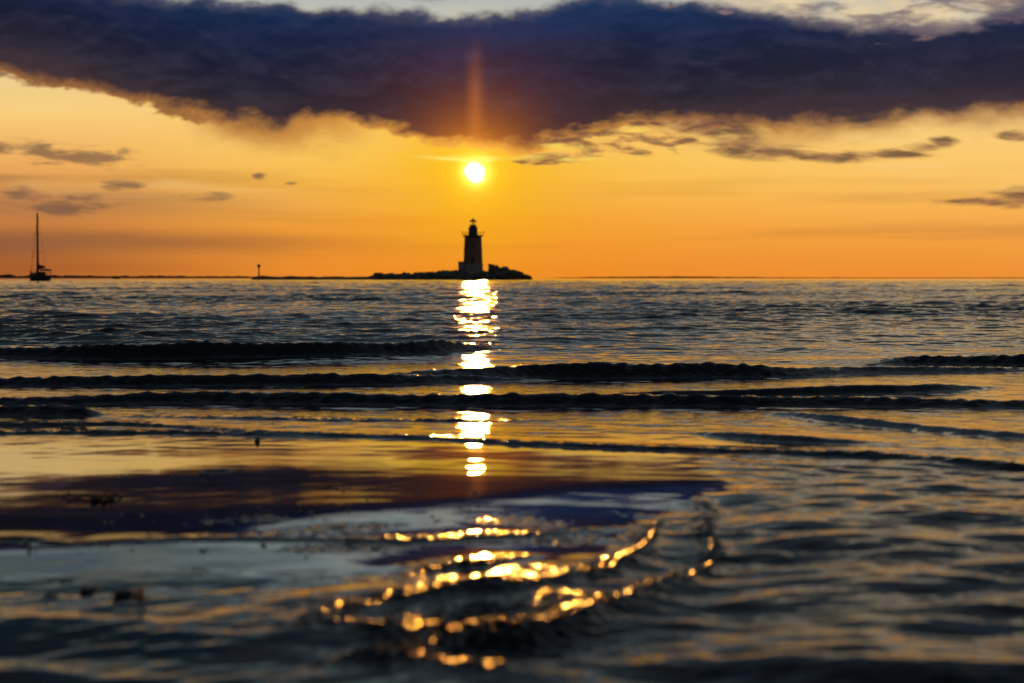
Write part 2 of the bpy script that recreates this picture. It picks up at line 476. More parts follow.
        if wob:
            ys = ys + wob * (np.sin(xs * 2.1 + 1.3) * 0.6 + np.sin(xs * 5.3 + ys * 0.7) * 0.3 + np.sin(xs * 11.7 + 2) * 0.14)
            xs = xs + wob * 0.5 * np.sin(ys * 6 + xs * 2)
        best = np.full(xs.shape, 1e9); sg = np.zeros(xs.shape); hh = np.zeros(xs.shape)
        for i in range(len(cx) - 1):
            ax, ay, bx, by = cx[i], cy[i], cx[i + 1], cy[i + 1]
            ex, ey = bx - ax, by - ay; L2 = ex * ex + ey * ey + 1e-12
            u = np.clip(((xs - ax) * ex + (ys - ay) * ey) / L2, 0, 1)
            qx, qy = xs - ax - u * ex, ys - ay - u * ey
            dd = qx * qx + qy * qy
            m = dd < best
            best = np.where(m, dd, best)
            sg = np.where(m, np.sign(ex * qy - ey * qx), sg)
            hh = np.where(m, ca[i] + u * (ca[i + 1] - ca[i]), hh)
        dist = np.sqrt(best) * sg
        w_ = np.where(dist > 0, wb, wf)
        q = dist / w_
        prof = np.exp(-np.abs(q) ** np.where(dist > 0, 1.15, 1.7))
        s0 = (cx[0] * 7.3 + cy[0] * 3.1) % 6.28
        var = 1 + 0.16 * np.sin(xs * 1.3 + s0 + np.sin(ys)) + 0.10 * np.sin(xs * 2.9 + 2 * s0 + 1.2 * np.sin(xs * 0.8 + s0)) + 0.04 * np.sin(xs * 7.1 + 3 * s0)
        add = hh * var * prof
        fz = fine[r0:r1, c0:c1]
        on = np.exp(-(dist / (wf * (0.8 + 1.8 * np.clip(hh / (A.max() + 1e-9), 0, 1) ** 2 * (dist > 0)) if fine is bub else wf * 2.0)) ** 2) * np.clip(hh / (A.max() + 1e-9), 0, 1) ** 0.6
        Z[r0:r1, c0:c1] += add + crest * fz * on
        if fine is not bub and crest >= 0.35:
            brk[r0:r1, c0:c1] = np.maximum(brk[r0:r1, c0:c1], on * np.exp(-np.clip(dist, 0, 9) / 0.10))
        # trough ahead of the face
        Z[r0:r1, c0:c1] -= 0.12 * hh * np.exp(-((dist + 2.4 * wf) / (1.1 * wf)) ** 2)
        if rr:
            rough[r0:r1, c0:c1] = np.maximum(rough[r0:r1, c0:c1], rr * np.exp(-(dist / (wf * rw)) ** 2) * np.clip(hh / (A.max() + 1e-9) * 1.5, 0, 1))
    c = 0.01
    # photo column, photo row, height in metres
    ridge([(-260, 358, 9 * c), (-60, 357, 10 * c), (100, 358, 9.5 * c), (240, 357, 9 * c), (330, 356, 9 * c), (400, 354, 9 * c), (440, 352, 9 * c), (475, 350, 4 * c), (510, 348, 0)], 0.075, 0.55, 0.08, 1.0, 0.03)
    ridge([(440, 352, 0), (480, 346, 3 * c), (510, 349, 0)], 0.10, 0.4, 0.0, 1, 0.03)
    ridge([(330, 382, 0), (430, 380, 4 * c), (520, 377, 8 * c), (600, 377, 9.5 * c), (700, 376, 9.5 * c), (760, 376, 8 * c), (800, 375, 5 * c), (860, 373, 3.5 * c), (930, 372, 3 * c), (1030, 371, 2.5 * c)], 0.075, 0.5, 0.08, 1.0, 0.03)
    ridge([(860, 366, 0), (900, 364, 6 * c), (950, 364, 8 * c), (1040, 365, 9 * c), (1200, 366, 8 * c)], 0.08, 0.6, 0.06, 0.9, 0.03)
    ridge([(-260, 386, 5 * c), (-20, 385, 5 * c), (80, 385, 6.5 * c), (180, 385, 5.5 * c), (300, 384, 5.5 * c), (400, 383, 5 * c), (470, 381, 3 * c), (560, 380, 0)], 0.055, 0.35, 0.06, 0.8, 0.02)
    ridge([(-260, 404, 4.5 * c), (0, 404, 3.6 * c), (100, 403, 4.0 * c), (200, 402, 4.3 * c), (300, 403, 4.3 * c), (400, 404, 4.3 * c), (520, 404, 4.8 * c), (640, 404, 4.8 * c), (740, 405, 4.5 * c), (850, 405, 4.5 * c), (960, 406, 4 * c), (1200, 407, 3.5 * c)], 0.05, 0.30, 0.06, 0.8, 0.015)
    ridge([(560, 398, 0), (640, 398, 2.5 * c), (760, 397, 3.6 * c), (860, 394, 4 * c), (940, 391, 3.5 * c), (1010, 387, 0)], 0.04, 0.25, 0.04, 0.2, 0.015)
    ridge([(-200, 413, 3 * c), (0, 414, 3.2 * c), (50, 415, 4 * c), (82, 415, 3.5 * c), (100, 414, 0)], 0.04, 0.22, 0.05, 0.7, 0.012)
    ridge([(90, 416, 0), (250, 419, 0.8 * c), (420, 421, 0.8 * c), (560, 420, 0)], 0.035, 0.2, 0.0, 0.5, 0.03)
    ridge([(-200, 426, 1.6 * c), (20, 426, 1.2 * c), (110, 425, 1.4 * c), (190, 429, 1.1 * c), (250, 434, 1.1 * c), (330, 436, 1.1 * c), (420, 438, 1.1 * c), (500, 443, 1.4 * c), (620, 448, 1.4 * c), (740, 452, 1.4 * c), (880, 457, 1.4 * c), (1000, 466, 1.5 * c), (1200, 474, 1.4 * c)], 0.026, 0.20, 0.04, 0.35, 0.012)
    ridge([(-100, 434, 1.2 * c), (80, 433, 1.2 * c), (200, 434, 1.2 * c), (280, 436, 0.6 * c), (340, 437, 0)], 0.028, 0.15, 0.0, 0.5, 0.01)
    ridge([(760, 411, 0), (800, 416, 1.8 * c), (860, 423, 2.4 * c), (930, 430, 2.0 * c), (1010, 437, 2 * c), (1060, 440, 0)], 0.04, 0.22, 0.0, 0.2, 0.012)
    ridge([(690, 432, 0), (730, 437, 1.8 * c), (800, 442, 2 * c), (860, 444, 1 * c), (900, 445, 0)], 0.03, 0.2, 0.0, 0.3, 0.012)
    # low folds of the backwash in the foreground, bubbly along their crests
    ridge([(180, 540, 0), (330, 539, 0.25 * c), (420, 540, 0.55 * c), (500, 536, 0.6 * c), (560, 533, 0.3 * c), (640, 528, 0)], 0.022, 0.11, 0.24, 0.95, 0.012, 1.0, bub)
    ridge([(400, 580, 0), (440, 573, 0.7 * c), (480, 566, 0.7 * c), (515, 560, 0.4 * c), (540, 556, 0)], 0.022, 0.11, 0.24, 1.3, 0.008, 1.0, bub)
    ridge([(250, 640, 0), (320, 622, 0.5 * c), (390, 606, 1.2 * c), (450, 598, 1.5 * c), (520, 592, 1.5 * c), (580, 582, 1.4 * c), (630, 566, 1.2 * c), (652, 548, 0.3 * c), (662, 535, 0)], 0.034, 0.20, 0.24, 0.90, 0.012, 1.3, bub)
    ridge([(330, 668, 0), (420, 650, 0.9 * c), (480, 643, 1.7 * c), (540, 635, 1.7 * c), (600, 616, 1.5 * c), (650, 600, 1.1 * c), (690, 583, 0.6 * c), (720, 565, 0)], 0.036, 0.20, 0.25, 0.80, 0.012, 1.6, bub)
    ridge([(610, 604, 0), (640, 598, 0.5 * c), (675, 588, 0.7 * c), (704, 572, 0.8 * c), (720, 560, 0.8 * c), (716, 545, 0.8 * c), (709, 532, 0.8 * c), (716, 516, 0.8 * c), (708, 505, 0.7 * c), (695, 496, 0)], 0.018, 0.030, 0.26, 0.8, 0.006, 1.5, bub)
    ridge([(612, 574, 0), (636, 557, 0.6 * c), (652, 543, 0.6 * c), (660, 527, 0.6 * c), (668, 516, 0)], 0.016, 0.022, 0.26, 0.8, 0.006, 1.4, bub)
    ridge([(290, 636, 0), (330, 628, 0.5 * c), (380, 634, 0.5 * c), (420, 640, 0)], 0.020, 0.06, 0.24, 0.8, 0.01, 1.3, bub)
    ridge([(300, 668, 0), (350, 660, 0.5 * c), (420, 664, 0.5 * c), (480, 672, 0.4 * c), (530, 668, 0)], 0.020, 0.06, 0.24, 0.9, 0.01, 1.3, bub)
    # broken, bubbly water scattered round the folds
    patch = sst(PY2, 515, 555) * np.exp(-((PX2 - 450) / 180) ** 2 - ((PY2 - 605) / 80) ** 2)
    spots = np.clip(np.sin(X * 9.1 + 2 * np.sin(Y * 5.2)) * np.sin(Y * 12.3 + 1.5 * np.sin(X * 4.1)) - 0.15, 0, 1)
    near_ = np.exp(-((PX2 - 480) / 90) ** 2 - ((PY2 - 668) / 26) ** 2)
    Z += (0.9 * patch * spots + 1.4 * near_) * bub
    rough = np.maximum(rough, 0.22 * near_)
    rough = np.maximum(rough, 0.20 * patch * spots)
    # rolling wavelets on the right
    ridge([(840, 505, 0), (880, 510, 1.2 * c), (960, 516, 1.4 * c), (1060, 522, 1.6 * c), (1200, 530, 1 * c)], 0.07, 0.22, 0.0, 0.12, 0.03)
    ridge([(720, 560, 0), (780, 545, 1.0 * c), (860, 548, 1.2 * c), (960, 560, 1.0 * c), (1100, 570, 1.0 * c)], 0.09, 0.25, 0.0, 0.12, 0.03)
    ridge([(640, 640, 0), (720, 610, 1.0 * c), (820, 602, 1.6 * c), (930, 606, 1.5 * c), (1060, 612, 1.5 * c), (1200, 620, 1 * c)], 0.10, 0.26, 0.0, 0.12, 0.03)
    ridge([(560, 690, 0), (660, 672, 1.0 * c), (780, 668, 1.6 * c), (900, 672, 1.6 * c), (1060, 680, 1.4 * c)], 0.09, 0.2, 0.0, 0.12, 0.02)
    ridge([(-200, 640, 0.8 * c), (0, 628, 0.8 * c), (120, 634, 0.6 * c), (260, 640, 0.9 * c), (360, 628, 0.4 * c)], 0.08, 0.2, 0.0, 0.12, 0.03)
    ridge([(-200, 540, 0.3 * c), (0, 538, 0.35 * c), (60, 544, 0.4 * c), (120, 541, 0.35 * c), (240, 538, 0.3 * c), (330, 538, 0)], 0.02, 0.08, 0.0, 0.1, 0.01)

    verts = np.empty((nR * nC, 3), np.float32)
    verts[:, 0] = X.ravel(); verts[:, 1] = Y.ravel(); verts[:, 2] = Z.ravel()
    idx = np.arange(nR * nC, dtype=np.int32).reshape(nR, nC)
    quads = np.stack([idx[:-1, :-1], idx[:-1, 1:], idx[1:, 1:], idx[1:, :-1]], -1).reshape(-1, 4)
    me = bpy.data.meshes.new('water')
    me.vertices.add(len(verts)); me.vertices.foreach_set('co', verts.ravel())
    me.loops.add(quads.size); me.loops.foreach_set('vertex_index', quads.ravel())
    me.polygons.add(len(quads))
    me.polygons.foreach_set('loop_start', np.arange(0, quads.size, 4, dtype=np.int32))
    me.polygons.foreach_set('use_smooth', np.ones(len(quads), bool))
    me.update(calc_edges=False)
    at_ = me.attributes.new('ripple', 'FLOAT', 'POINT'); at_.data.foreach_set('value', rough.ravel().astype(np.float32))
    # over the top of the bar the specular level is lower than on open water
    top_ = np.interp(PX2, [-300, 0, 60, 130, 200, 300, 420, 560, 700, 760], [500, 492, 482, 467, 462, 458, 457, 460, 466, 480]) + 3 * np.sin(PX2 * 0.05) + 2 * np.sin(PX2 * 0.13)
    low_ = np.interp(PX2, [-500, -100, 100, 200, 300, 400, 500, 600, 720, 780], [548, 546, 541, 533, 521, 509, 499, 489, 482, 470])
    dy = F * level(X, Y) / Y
    low_spec = sst(PY2 - dy - top_, -5, 7) * (1 - sst(PY2 - dy - low_, -1, 7)) * (1 - sst(PX2, 690, 770))
    at3 = me.attributes.new('low_spec', 'FLOAT', 'POINT'); at3.data.foreach_set('value', low_spec.ravel().astype(np.float32))
    at4 = me.attributes.new('breaking', 'FLOAT', 'POINT'); at4.data.foreach_set('value', brk.ravel())
    at2 = me.attributes.new('chop', 'FLOAT', 'POINT'); at2.data.foreach_set('value', (1 - calm).ravel().astype(np.float32))

    m = bpy.data.materials.new('sea_water'); m.use_nodes = True
    t = m.node_tree; E.tree = t
    b = t.nodes['Principled BSDF']
    b.inputs['Base Color'].default_value = (0.006, 0.010, 0.011, 1)
    b.inputs['IOR'].default_value = 1.35
    a = t.nodes.new('ShaderNodeAttribute'); a.attribute_name = 'ripple'
    t.links.new(a.outputs['Fac'], b.inputs['Roughness'])
    geo = t.nodes.new('ShaderNodeNewGeometry')
    sp = t.nodes.new('ShaderNodeSeparateXYZ'); t.links.new(geo.outputs['Position'], sp.inputs[0])
    px_, py_ = E(sp.outputs[0]), E(sp.outputs[1])
    ch = t.nodes.new('ShaderNodeAttribute'); ch.attribute_name = 'chop'
    chop = E(ch.outputs['Fac'])
    farf = smooth(py_, 14.0, 60.0)
    h1 = noise(vec(px_, py_ * 1.6, 0.0), 9.0, 4, 0.6)
    h2 = noise(vec(px_, py_ * 1.4, 4.0), 1.6, 5, 0.60)
    h3 = noise(vec(px_ * 0.7, py_ * 1.2, 8.0), 42.0, 3, 0.55)
    nearf = 1.0 - smooth(py_, 14.0, 24.0)
    bk = t.nodes.new('ShaderNodeAttribute'); bk.attribute_name = 'breaking'
    h4 = noise(vec(px_, py_, E(sp.outputs[2]) * 1.5), 17.0, 4, 0.6)
    fgf = 1.0 - smooth(py_, 4.8, 6.5)
    hh = (h1 * (fgf * 0.0014 + 0.0013) + h3 * 0.0004 * nearf) * (chop * 0.93 + 0.07) + h2 * 0.016 * farf + h4 * E(bk.outputs['Fac']) * 0.020
    bn = t.nodes.new('ShaderNodeBump'); bn.inputs['Strength'].default_value = 1.0; bn.inputs['Distance'].default_value = 1.0
    t.links.new(hh.s, bn.inputs['Height']); t.links.new(bn.outputs[0], b.inputs['Normal'])
    ba = t.nodes.new('ShaderNodeAttribute'); ba.attribute_name = 'low_spec'
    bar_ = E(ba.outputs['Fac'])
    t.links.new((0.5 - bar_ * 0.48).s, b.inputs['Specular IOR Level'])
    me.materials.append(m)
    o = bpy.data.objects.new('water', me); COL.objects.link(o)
    tag(o, 'rippled sea water with low dark breakers and a golden sun path', 'water', kind='structure')
    print('water', nR, nC, nR * nC)
build_water()

# sand under and behind the water, one bar of it just breaking the surface on the left
def build_sand():
    bm = bmesh.new()
    n = 220
    def h(x, y):
        z = -0.16 if y > 14 else -0.05 - 0.11 * max(0, (y - 6) / 8)
        if y < 1.5: z = -0.05 + (1.5 - y) * 0.045
        return z
    xs = np.linspace(-90, 90, 70); ys = np.concatenate([np.linspace(-90, 0, 30), np.linspace(0.6, 70, 90)])
    vs = [[bm.verts.new((x, y, h(x, y) + 0.006 * mnoise.noise(Vector((x * .7, y * .7, 0))))) for x in xs] for y in ys]
    for a, b in zip(vs, vs[1:]):
        for i in range(len(xs) - 1):
            bm.faces.new((a[i], a[i + 1], b[i + 1], b[i]))
    m = mat('wet_sand', (0.11, 0.085, 0.06), 0.35, 0.5, 0.35, 3.0, 0.15, 60, ior=1.35)
    o = link_bm('sand', bm, m, None, True)
    tag(o, 'wet sand of the beach under the shallow water', 'sand', kind='structure')
build_sand()

# ------------------------------------------------------------------ far land
M_land = mat('far_land', (0.035, 0.035, 0.03), 0.9, 0.2, 0.3, 0.01)
def land(name, d, pts, depth, label, seed, amp):
    bm = bmesh.new()
    px = np.array([p[0] for p in pts], float); hh = np.array([p[1] for p in pts], float)
    cols = np.arange(px[0], px[-1] + 0.01, 1.0)
    prof = [(0.0, 0.0), (0.06, 0.75), (0.2, 1.0), (0.6, 0.9), (1.0, 0.0)]
    rings = []
    for cxx in cols:
        base = np.interp(cxx, px, hh)
        base *= 1 + amp * mnoise.fractal(Vector((cxx * 0.07, seed, 0)), 1.0, 2.0, 5)
        h_ = max(base, 0.0) * d / F
        x = (cxx - W / 2) / F * d
        rings.append([bm.verts.new((x * (1 + q * depth / d), d + q * depth, -0.3 + (h_ + 0.3) * e)) for q, e in prof])
    for a, b in zip(rings, rings[1:]):
        for i in range(len(prof) - 1):
            bm.faces.new((a[i], b[i], b[i + 1], a[i + 1]))
    o = link_bm(name, bm, M_land, None, True)
    tag(o, label, 'land', kind='structure')
land('far_shore', 7000, [(-420, 3.6), (-100, 3.0), (0, 3.2), (40, 2.8), (60, 3.0), (110, 2.2), (150, 2.6), (190, 2.0), (230, 2.2), (300, 1.8), (400, 1.4), (460, 0.8), (520, 0.0)], 900, 'low dark wooded shore along the horizon at left', 1.0, 0.5)
land('far_point', 11000, [(540, 0.0), (590, 1.1), (640, 1.6), (690, 1.7), (740, 1.1), (800, 0.7), (900, 0.6), (1010, 0.7), (1100, 0.9), (1400, 1.5)], 1200, 'faint thin line of land along the horizon at right', 5.0, 0.5)

# ------------------------------------------------------------------ breakwater and lighthouse
LD = 675.0
def lx(px): return (px - W / 2) / F * LD
def lz(py): return CAM_H - math.tan(depr(py)) * LD
M_rock = mat('breakwater_stone', (0.20, 0.17, 0.14), 0.85, 0.3, 0.45, 0.35, 0.6, 1.2)
M_brick = mat('painted_brick', (0.30, 0.16, 0.11), 0.75, 0.4, 0.25, 0.6, 0.3, 6.0)
M_conc = mat('concrete_base', (0.34, 0.31, 0.28), 0.85, 0.3, 0.25, 0.5, 0.3, 3.0)
M_iron = mat('black_iron', (0.05, 0.05, 0.055), 0.5, 0.5, 0.3, 2.0)
M_dark = mat('dark_opening', (0.02, 0.02, 0.022), 0.3, 0.5)
def glass_mat():
    m = bpy.data.materials.new('lantern_glass'); m.use_nodes = True
    t = m.node_tree; b = t.nodes['Principled BSDF']
    b.inputs['Base Color'].default_value = (0.9, 0.95, 0.95, 1); b.inputs['Roughness'].default_value = 0.02
    b.inputs['Transmission Weight'].default_value = 1.0; b.inputs['IOR'].default_value = 1.02
    return m
M_glass = glass_mat()

# rubble mound: its crest line from the photograph, rounded cross section with jagged stone
crest = [(252, 278.3), (262, 277.4), (285, 277.2), (330, 277.2), (360, 277.0), (371, 276.4), (376, 274.2), (384, 273.6), (392, 274.2), (410, 273.6), (428, 272.6), (440, 271.4),
         (455, 270.8), (470, 271.2), (490, 271.0), (500, 272.4), (510, 274.0), (520, 275.4), (528, 276.6), (533, 279.6)]
def build_breakwater():
    bm = bmesh.new()
    cp = np.array([p[0] for p in crest]); cz = np.array([p[1] for p in crest])
    xs = np.linspace(lx(252), lx(533), 420)
    sec = [(-1.0, 0.0), (-0.86, 0.22), (-0.7, 0.45), (-0.52, 0.68), (-0.36, 0.88), (-0.2, 1.0), (0.0, 1.02), (0.2, 1.0), (0.36, 0.88), (0.52, 0.68), (0.7, 0.45), (0.86, 0.22), (1.0, 0.0)]
    rings = []
    for x in xs:
        px = x / LD * F + W / 2
        top = lz(np.interp(px, cp, cz))
        half = 3.0 + top * 1.7
        ring = []
        for u, e in sec:
            p = Vector((x, LD + 1 + u * half, -0.6 + (top + 0.6) * e))
            nz = mnoise.cell(Vector((p.x * 0.75, p.y * 0.75, p.z * 0.9))) * 0.28 + mnoise.fractal(p * 0.5, 1.0, 2.0, 3) * 0.3
            p.z += nz * (0.25 if px < 370 else 1.0) * min(1, top / 1.5)
            ring.append(bm.verts.new(p))
        rings.append(ring)
    for a, b in zip(rings, rings[1:]):
        for i in range(len(sec) - 1):
            bm.faces.new((a[i], b[i], b[i + 1], a[i + 1]))
    o = link_bm('breakwater', bm, M_rock)
    tag(o, 'long low dark stone breakwater carrying the lighthouse', 'breakwater')
build_breakwater()

# separate large blocks
def block(px0, px1, pyt, pyb, y, seed, rot, label, group=None, name='boulder', boxy=False):
    cx = (lx(px0) + lx(px1)) / 2; zt, zb = lz(pyt), lz(pyb)
    sx = (lx(px1) - lx(px0)) / 2; sz = (zt - zb) / 2
    if boxy:
        bm = bmesh.new(); bm_box(bm, (0, 0, 0), (2 * sx, 1.8 * sx, 2 * sz), bev=0.12 * sz)
        bmesh.ops.subdivide_edges(bm, edges=bm.edges[:], cuts=2, use_grid_fill=True)
        for v in bm.verts: v.co += Vector((mnoise.noise(v.co * 0.8), mnoise.noise(v.co * 0.8 + Vector((9, 0, 0))), mnoise.noise(v.co * 0.8 + Vector((0, 9, 0))))) * 0.22
    else:
        bm = rock_bm(sx * 1.25, sx * 1.1, sz * 1.3, seed)
    o = link_bm(name, bm, M_rock)
    o.location = (cx, LD + y, (zt + zb) / 2); o.rotation_euler = rot
    tag(o, label, 'boulder', group)
    return o
block(488.5, 494.5, 264.2, 272.5, -1.0, 3, (0, R(3), 0.2), 'upright square block standing right of the lighthouse', boxy=True)
block(493, 500, 266.0, 274.5, -1.6, 4, (0, R(38), 0.1), 'tilted slab leaning on the upright block right of the lighthouse', boxy=True)
block(500, 514, 267.4, 276, 0.5, 5, (0, R(8), 0.1), 'broad peaked boulder between the tilted slab and the breakwater tip')
block(511, 523, 271.0, 276.5, -0.8, 6, (0, R(18), 0.2), 'flat slab sloping down toward the breakwater tip', boxy=True)
block(519, 531, 274.8, 278.6, -1.5, 7, (0, R(8), 0.0), 'low boulder at the very tip of the breakwater, at right')
block(495, 508, 272, 278.6, -4.5, 8, (0, R(6), 0.3), 'rounded boulder at the waterline below the tilted slab')
block(507, 517, 275, 279, -4.0, 9, (0, 0, 0.3), 'small boulder at the waterline below the flat slab')
block(374, 383, 272.8, 277.5, -1.0, 12, (0, 0, 0.1), 'squarish block at the left shoulder of the high breakwater', boxy=True)
block(402.5, 406, 272.0, 275.5, -1.0, 13, (0, 0, 0.3), 'small pointed stone alone on the breakwater crest')
rr = random.Random(5)
proto = []
for i in range(4):
    b = rock_bm(1.0, 0.85, 0.7, 30 + i); me = bpy.data.meshes.new('boulder'); b.to_mesh(me); b.free(); me.materials.append(M_rock); proto.append(me)
cp = [p[0] for p in crest]; cz = [p[1] for p in crest]
for i in range(46):
    px = 384 + i * 2.45 + rr.uniform(-.8, .8)
    if 455 < px < 489 and i % 2: pass
    u = rr.choice((0.35, 0.55, 0.75, 0.9))
    top = lz(float(np.interp(px, cp, cz))); half = 3.0 + top * 1.7
    o = bpy.data.objects.new('boulder', proto[i % 4]); COL.objects.link(o)
    sc = rr.uniform(0.55, 1.05)
    o.location = (lx(px), LD + 1 - u * half, max(0.1, top * (1.15 - u) ))
    o.scale = (sc * 1.15, sc, sc * 0.85); o.rotation_euler = (rr.uniform(-.3, .3), rr.uniform(-.3, .3), rr.uniform(0, 6))
    tag(o, 'dark boulder among others on the near slope of the breakwater', 'boulder', 'boulders on the near slope of the breakwater')

def build_lighthouse():
    cx = (463.5 + 482.6) / 2
    z0 = lz(272.2)
    root = empty('lighthouse', (lx(cx), LD + 0.5, z0 - 1.6))
    tag(root, 'tall dark round lighthouse with gallery and open lantern on the breakwater', 'lighthouse')
    Z = lambda py: lz(py) - (z0 - 1.6)
    m = LD / F
    # round concrete base, tower of plates with faint ribs, cornice
    b = bmesh.new(); bm_lathe(b, [(9.9 * m, 0), (9.8 * m, Z(264.4)), (10.1 * m, Z(264.3)), (10.1 * m, Z(263.7)), (9.3 * m, Z(263.6))], 40); link_bm('base', b, M_conc, root)
    prof = []
    for i in range(9):
        f = i / 8; z = Z(263.7) * (1 - f) + Z(237.6) * f; r_ = (9.5 * (1 - f) + 8.5 * f) * m
        prof += [(r_, z), (r_, z + 0.7 if i < 8 else z)]
        if i < 8: prof += [(r_ + 0.05, z + 0.72), (r_ + 0.05, z + 0.82), (r_ - 0.01, z + 0.84)]
    prof = sorted(set(prof), key=lambda q: q[1])
    b = bmesh.new(); bm_lathe(b, prof, 40); link_bm('tower', b, M_brick, root)
    # windows and door let into the tower
    for (ang, py) in ((-90, 258), (-90, 246), (-20, 252), (200, 252), (60, 248)):
        a = R(ang); zc = Z(py); f = (263.7 - py) / 26.1; r_ = (9.5 * (1 - f) + 8.5 * f) * m
        w_ = bmesh.new(); rot = Matrix.Rotation(a, 4, 'Z')
        bm_box(w_, rot @ Vector((r_ + 0.02, 0, zc)), (0.16, 0.95, 1.5), rot, 0.03)
        wo = link_bm('window', w_, M_conc, root)
        w_ = bmesh.new(); bm_box(w_, rot @ Vector((r_ + 0.09, 0, zc)), (0.06, 0.70, 1.25), rot); link_bm('pane', w_, M_dark, wo)
    d_ = bmesh.new(); bm_box(d_, (0, -9.3 * m - 0.02, Z(263.6) + 1.1), (1.1, 0.18, 2.1), None, 0.04); do = link_bm('door', d_, M_iron, root)
    d_ = bmesh.new(); bm_tube(d_, (0.38, -9.3 * m - 0.2, Z(263.6) + 1.1), (0.38, -9.3 * m - 0.1, Z(263.6) + 1.1), 0.05); link_bm('handle', d_, M_conc, do)
    # gallery with brackets and railing
    b = bmesh.new(); bm_lathe(b, [(8.2 * m, Z(237.6)), (8.6 * m, Z(237.0)), (9.0 * m, Z(236.4)), (9.3 * m, Z(236.0)), (9.3 * m, Z(235.3)), (4.5 * m, Z(235.25))], 40); link_bm('gallery', b, M_iron, root)
    b = bmesh.new()
    zg = Z(235.3)
    for i in range(20):
        a = 2 * math.pi * i / 20; p = Vector((math.cos(a) * 9.15 * m, math.sin(a) * 9.15 * m, zg))
        bm_tube(b, p, p + Vector((0, 0, 1.05)), 0.028, seg=6)
    for hz in (0.55, 1.05):
        for i in range(40):
            a, a2 = 2 * math.pi * i / 40, 2 * math.pi * (i + 1) / 40
            bm_tube(b, (math.cos(a) * 9.15 * m, math.sin(a) * 9.15 * m, zg + hz), (math.cos(a2) * 9.15 * m, math.sin(a2) * 9.15 * m, zg + hz), 0.025, seg=6)
    link_bm('railing', b, M_iron, root)
    # lamp brackets standing out from the gallery on both sides
    for sgn in (-1, 1):
        b = bmesh.new(); x0 = sgn * 9.0 * m; x1 = sgn * 10.4 * m
        bm_tube(b, (x0, 0, zg - 0.5), (x1, 0, zg + 0.05), 0.09); bm_tube(b, (x1, 0, zg), (x1 + sgn * 0.1, 0, zg + 1.0), 0.07)
        bm_box(b, (x1 + sgn * 0.1, 0, zg + 1.15), (0.36, 0.30, 0.42), None, 0.05)
        link_bm('bracket_lamp', b, M_iron, root)
    # watch room, upper gallery, lantern
    b = bmesh.new(); bm_lathe(b, [(4.7 * m, Z(235.25)), (4.5 * m, Z(233)), (4.5 * m, Z(228.2)), (4.9 * m, Z(228.0)), (4.9 * m, Z(227.4)), (3.4 * m, Z(227.35))], 32); link_bm('watch_room', b, M_iron, root)
    b = bmesh.new(); bm_lathe(b, [(3.4 * m, Z(227.35)), (3.4 * m, Z(224.9)), (2.95 * m, Z(224.8))], 24); lan = link_bm('lantern_room', b, M_iron, root)
    for i in range(8):
        b = bmesh.new()
        a = 2 * math.pi * (i + 0.5) / 8
        bm_tube(b, (math.cos(a) * 2.9 * m, math.sin(a) * 2.9 * m, Z(224.95)), (math.cos(a) * 2.9 * m, math.sin(a) * 2.9 * m, Z(221.6)), 0.035, seg=6)
        link_bm('mullion', b, M_iron, lan)
    b = bmesh.new(); bm_lathe(b, [(2.8 * m, Z(224.85)), (2.8 * m, Z(221.65))], 24, cap=False); link_bm('pane', b, M_glass, lan)
    b = bmesh.new(); bm_tube(b, (0, 0, Z(224.95)), (0, 0, Z(223.6)), 0.12); bm_lathe(b, [(0.08, Z(223.7)), (0.24, Z(223.2)), (0.24, Z(222.5)), (0.08, Z(222.2))], 16); link_bm('lamp', b, M_iron, lan)
    b = bmesh.new(); bm_lathe(b, [(3.8 * m, Z(221.7)), (3.8 * m, Z(221.3)), (2.5 * m, Z(220.2)), (1.0 * m, Z(219.3)), (0.25 * m, Z(219.0))], 24); rf = link_bm('roof', b, M_iron, root)
    b = bmesh.new(); bm_lathe(b, [(0.02, Z(219.05)), (0.22, Z(218.8)), (0.22, Z(218.4)), (0.03, Z(218.1)), (0.02, Z(216.8))], 12); link_bm('finial', b, M_iron, rf)
    # lean-to landing stage at the left foot
    b = bmesh.new(); xa, xb = lx(458.4) - lx(cx), lx(464.2) - lx(cx)
    bm_box(b, ((xa + xb) / 2, -0.5, (Z(261.8)) / 2), (xb - xa, 2.6, Z(261.8)), None, 0.06); an = link_bm('annex', b, M_conc, root)
    b = bmesh.new(); bm_box(b, ((xa + xb) / 2, -0.5, Z(261.7)), (xb - xa + 0.3, 2.9, 0.16), None, 0.03); link_bm('roof', b, M_iron, an)
    b = bmesh.new(); bm_box(b, ((xa + xb) / 2, -1.82, 1.3 + 0.3), (0.7, 0.08, 1.7)); link_bm('door', b, M_iron, an)
build_lighthouse()

# channel marker on the end of the breakwater
def build_marker():
    p = at(259, 277.9, LD)
    root = empty('channel_marker', (p.x, LD, 0.2))
    tag(root, 'thin marker post with a square top on the low left breakwater end', 'marker')
    b = bmesh.new(); bm_tube(b, (0, 0, 0), (0, 0, lz(266.5) - 0.2), 0.26, 0.2, 10); link_bm('post', b, M_iron, root)
    b = bmesh.new(); bm_box(b, (0, 0, lz(266.2) - 0.2), (1.0, 0.35, 1.1), None, 0.04); link_bm('dayboard', b, M_iron, root)
    b = bmesh.new(); bm_lathe(b, [(0.1, lz(264.7) - 0.2), (0.16, lz(264.5) - 0.2), (0.16, lz(264.0) - 0.2), (0.05, lz(263.8) - 0.2)], 10); link_bm('lamp', b, M_iron, root)
    b = bmesh.new(); bm_lathe(b, [(0.9, -0.6), (0.8, 0.5), (0.3, 0.7)], 14); link_bm('base', b, M_conc, root)
build_marker()

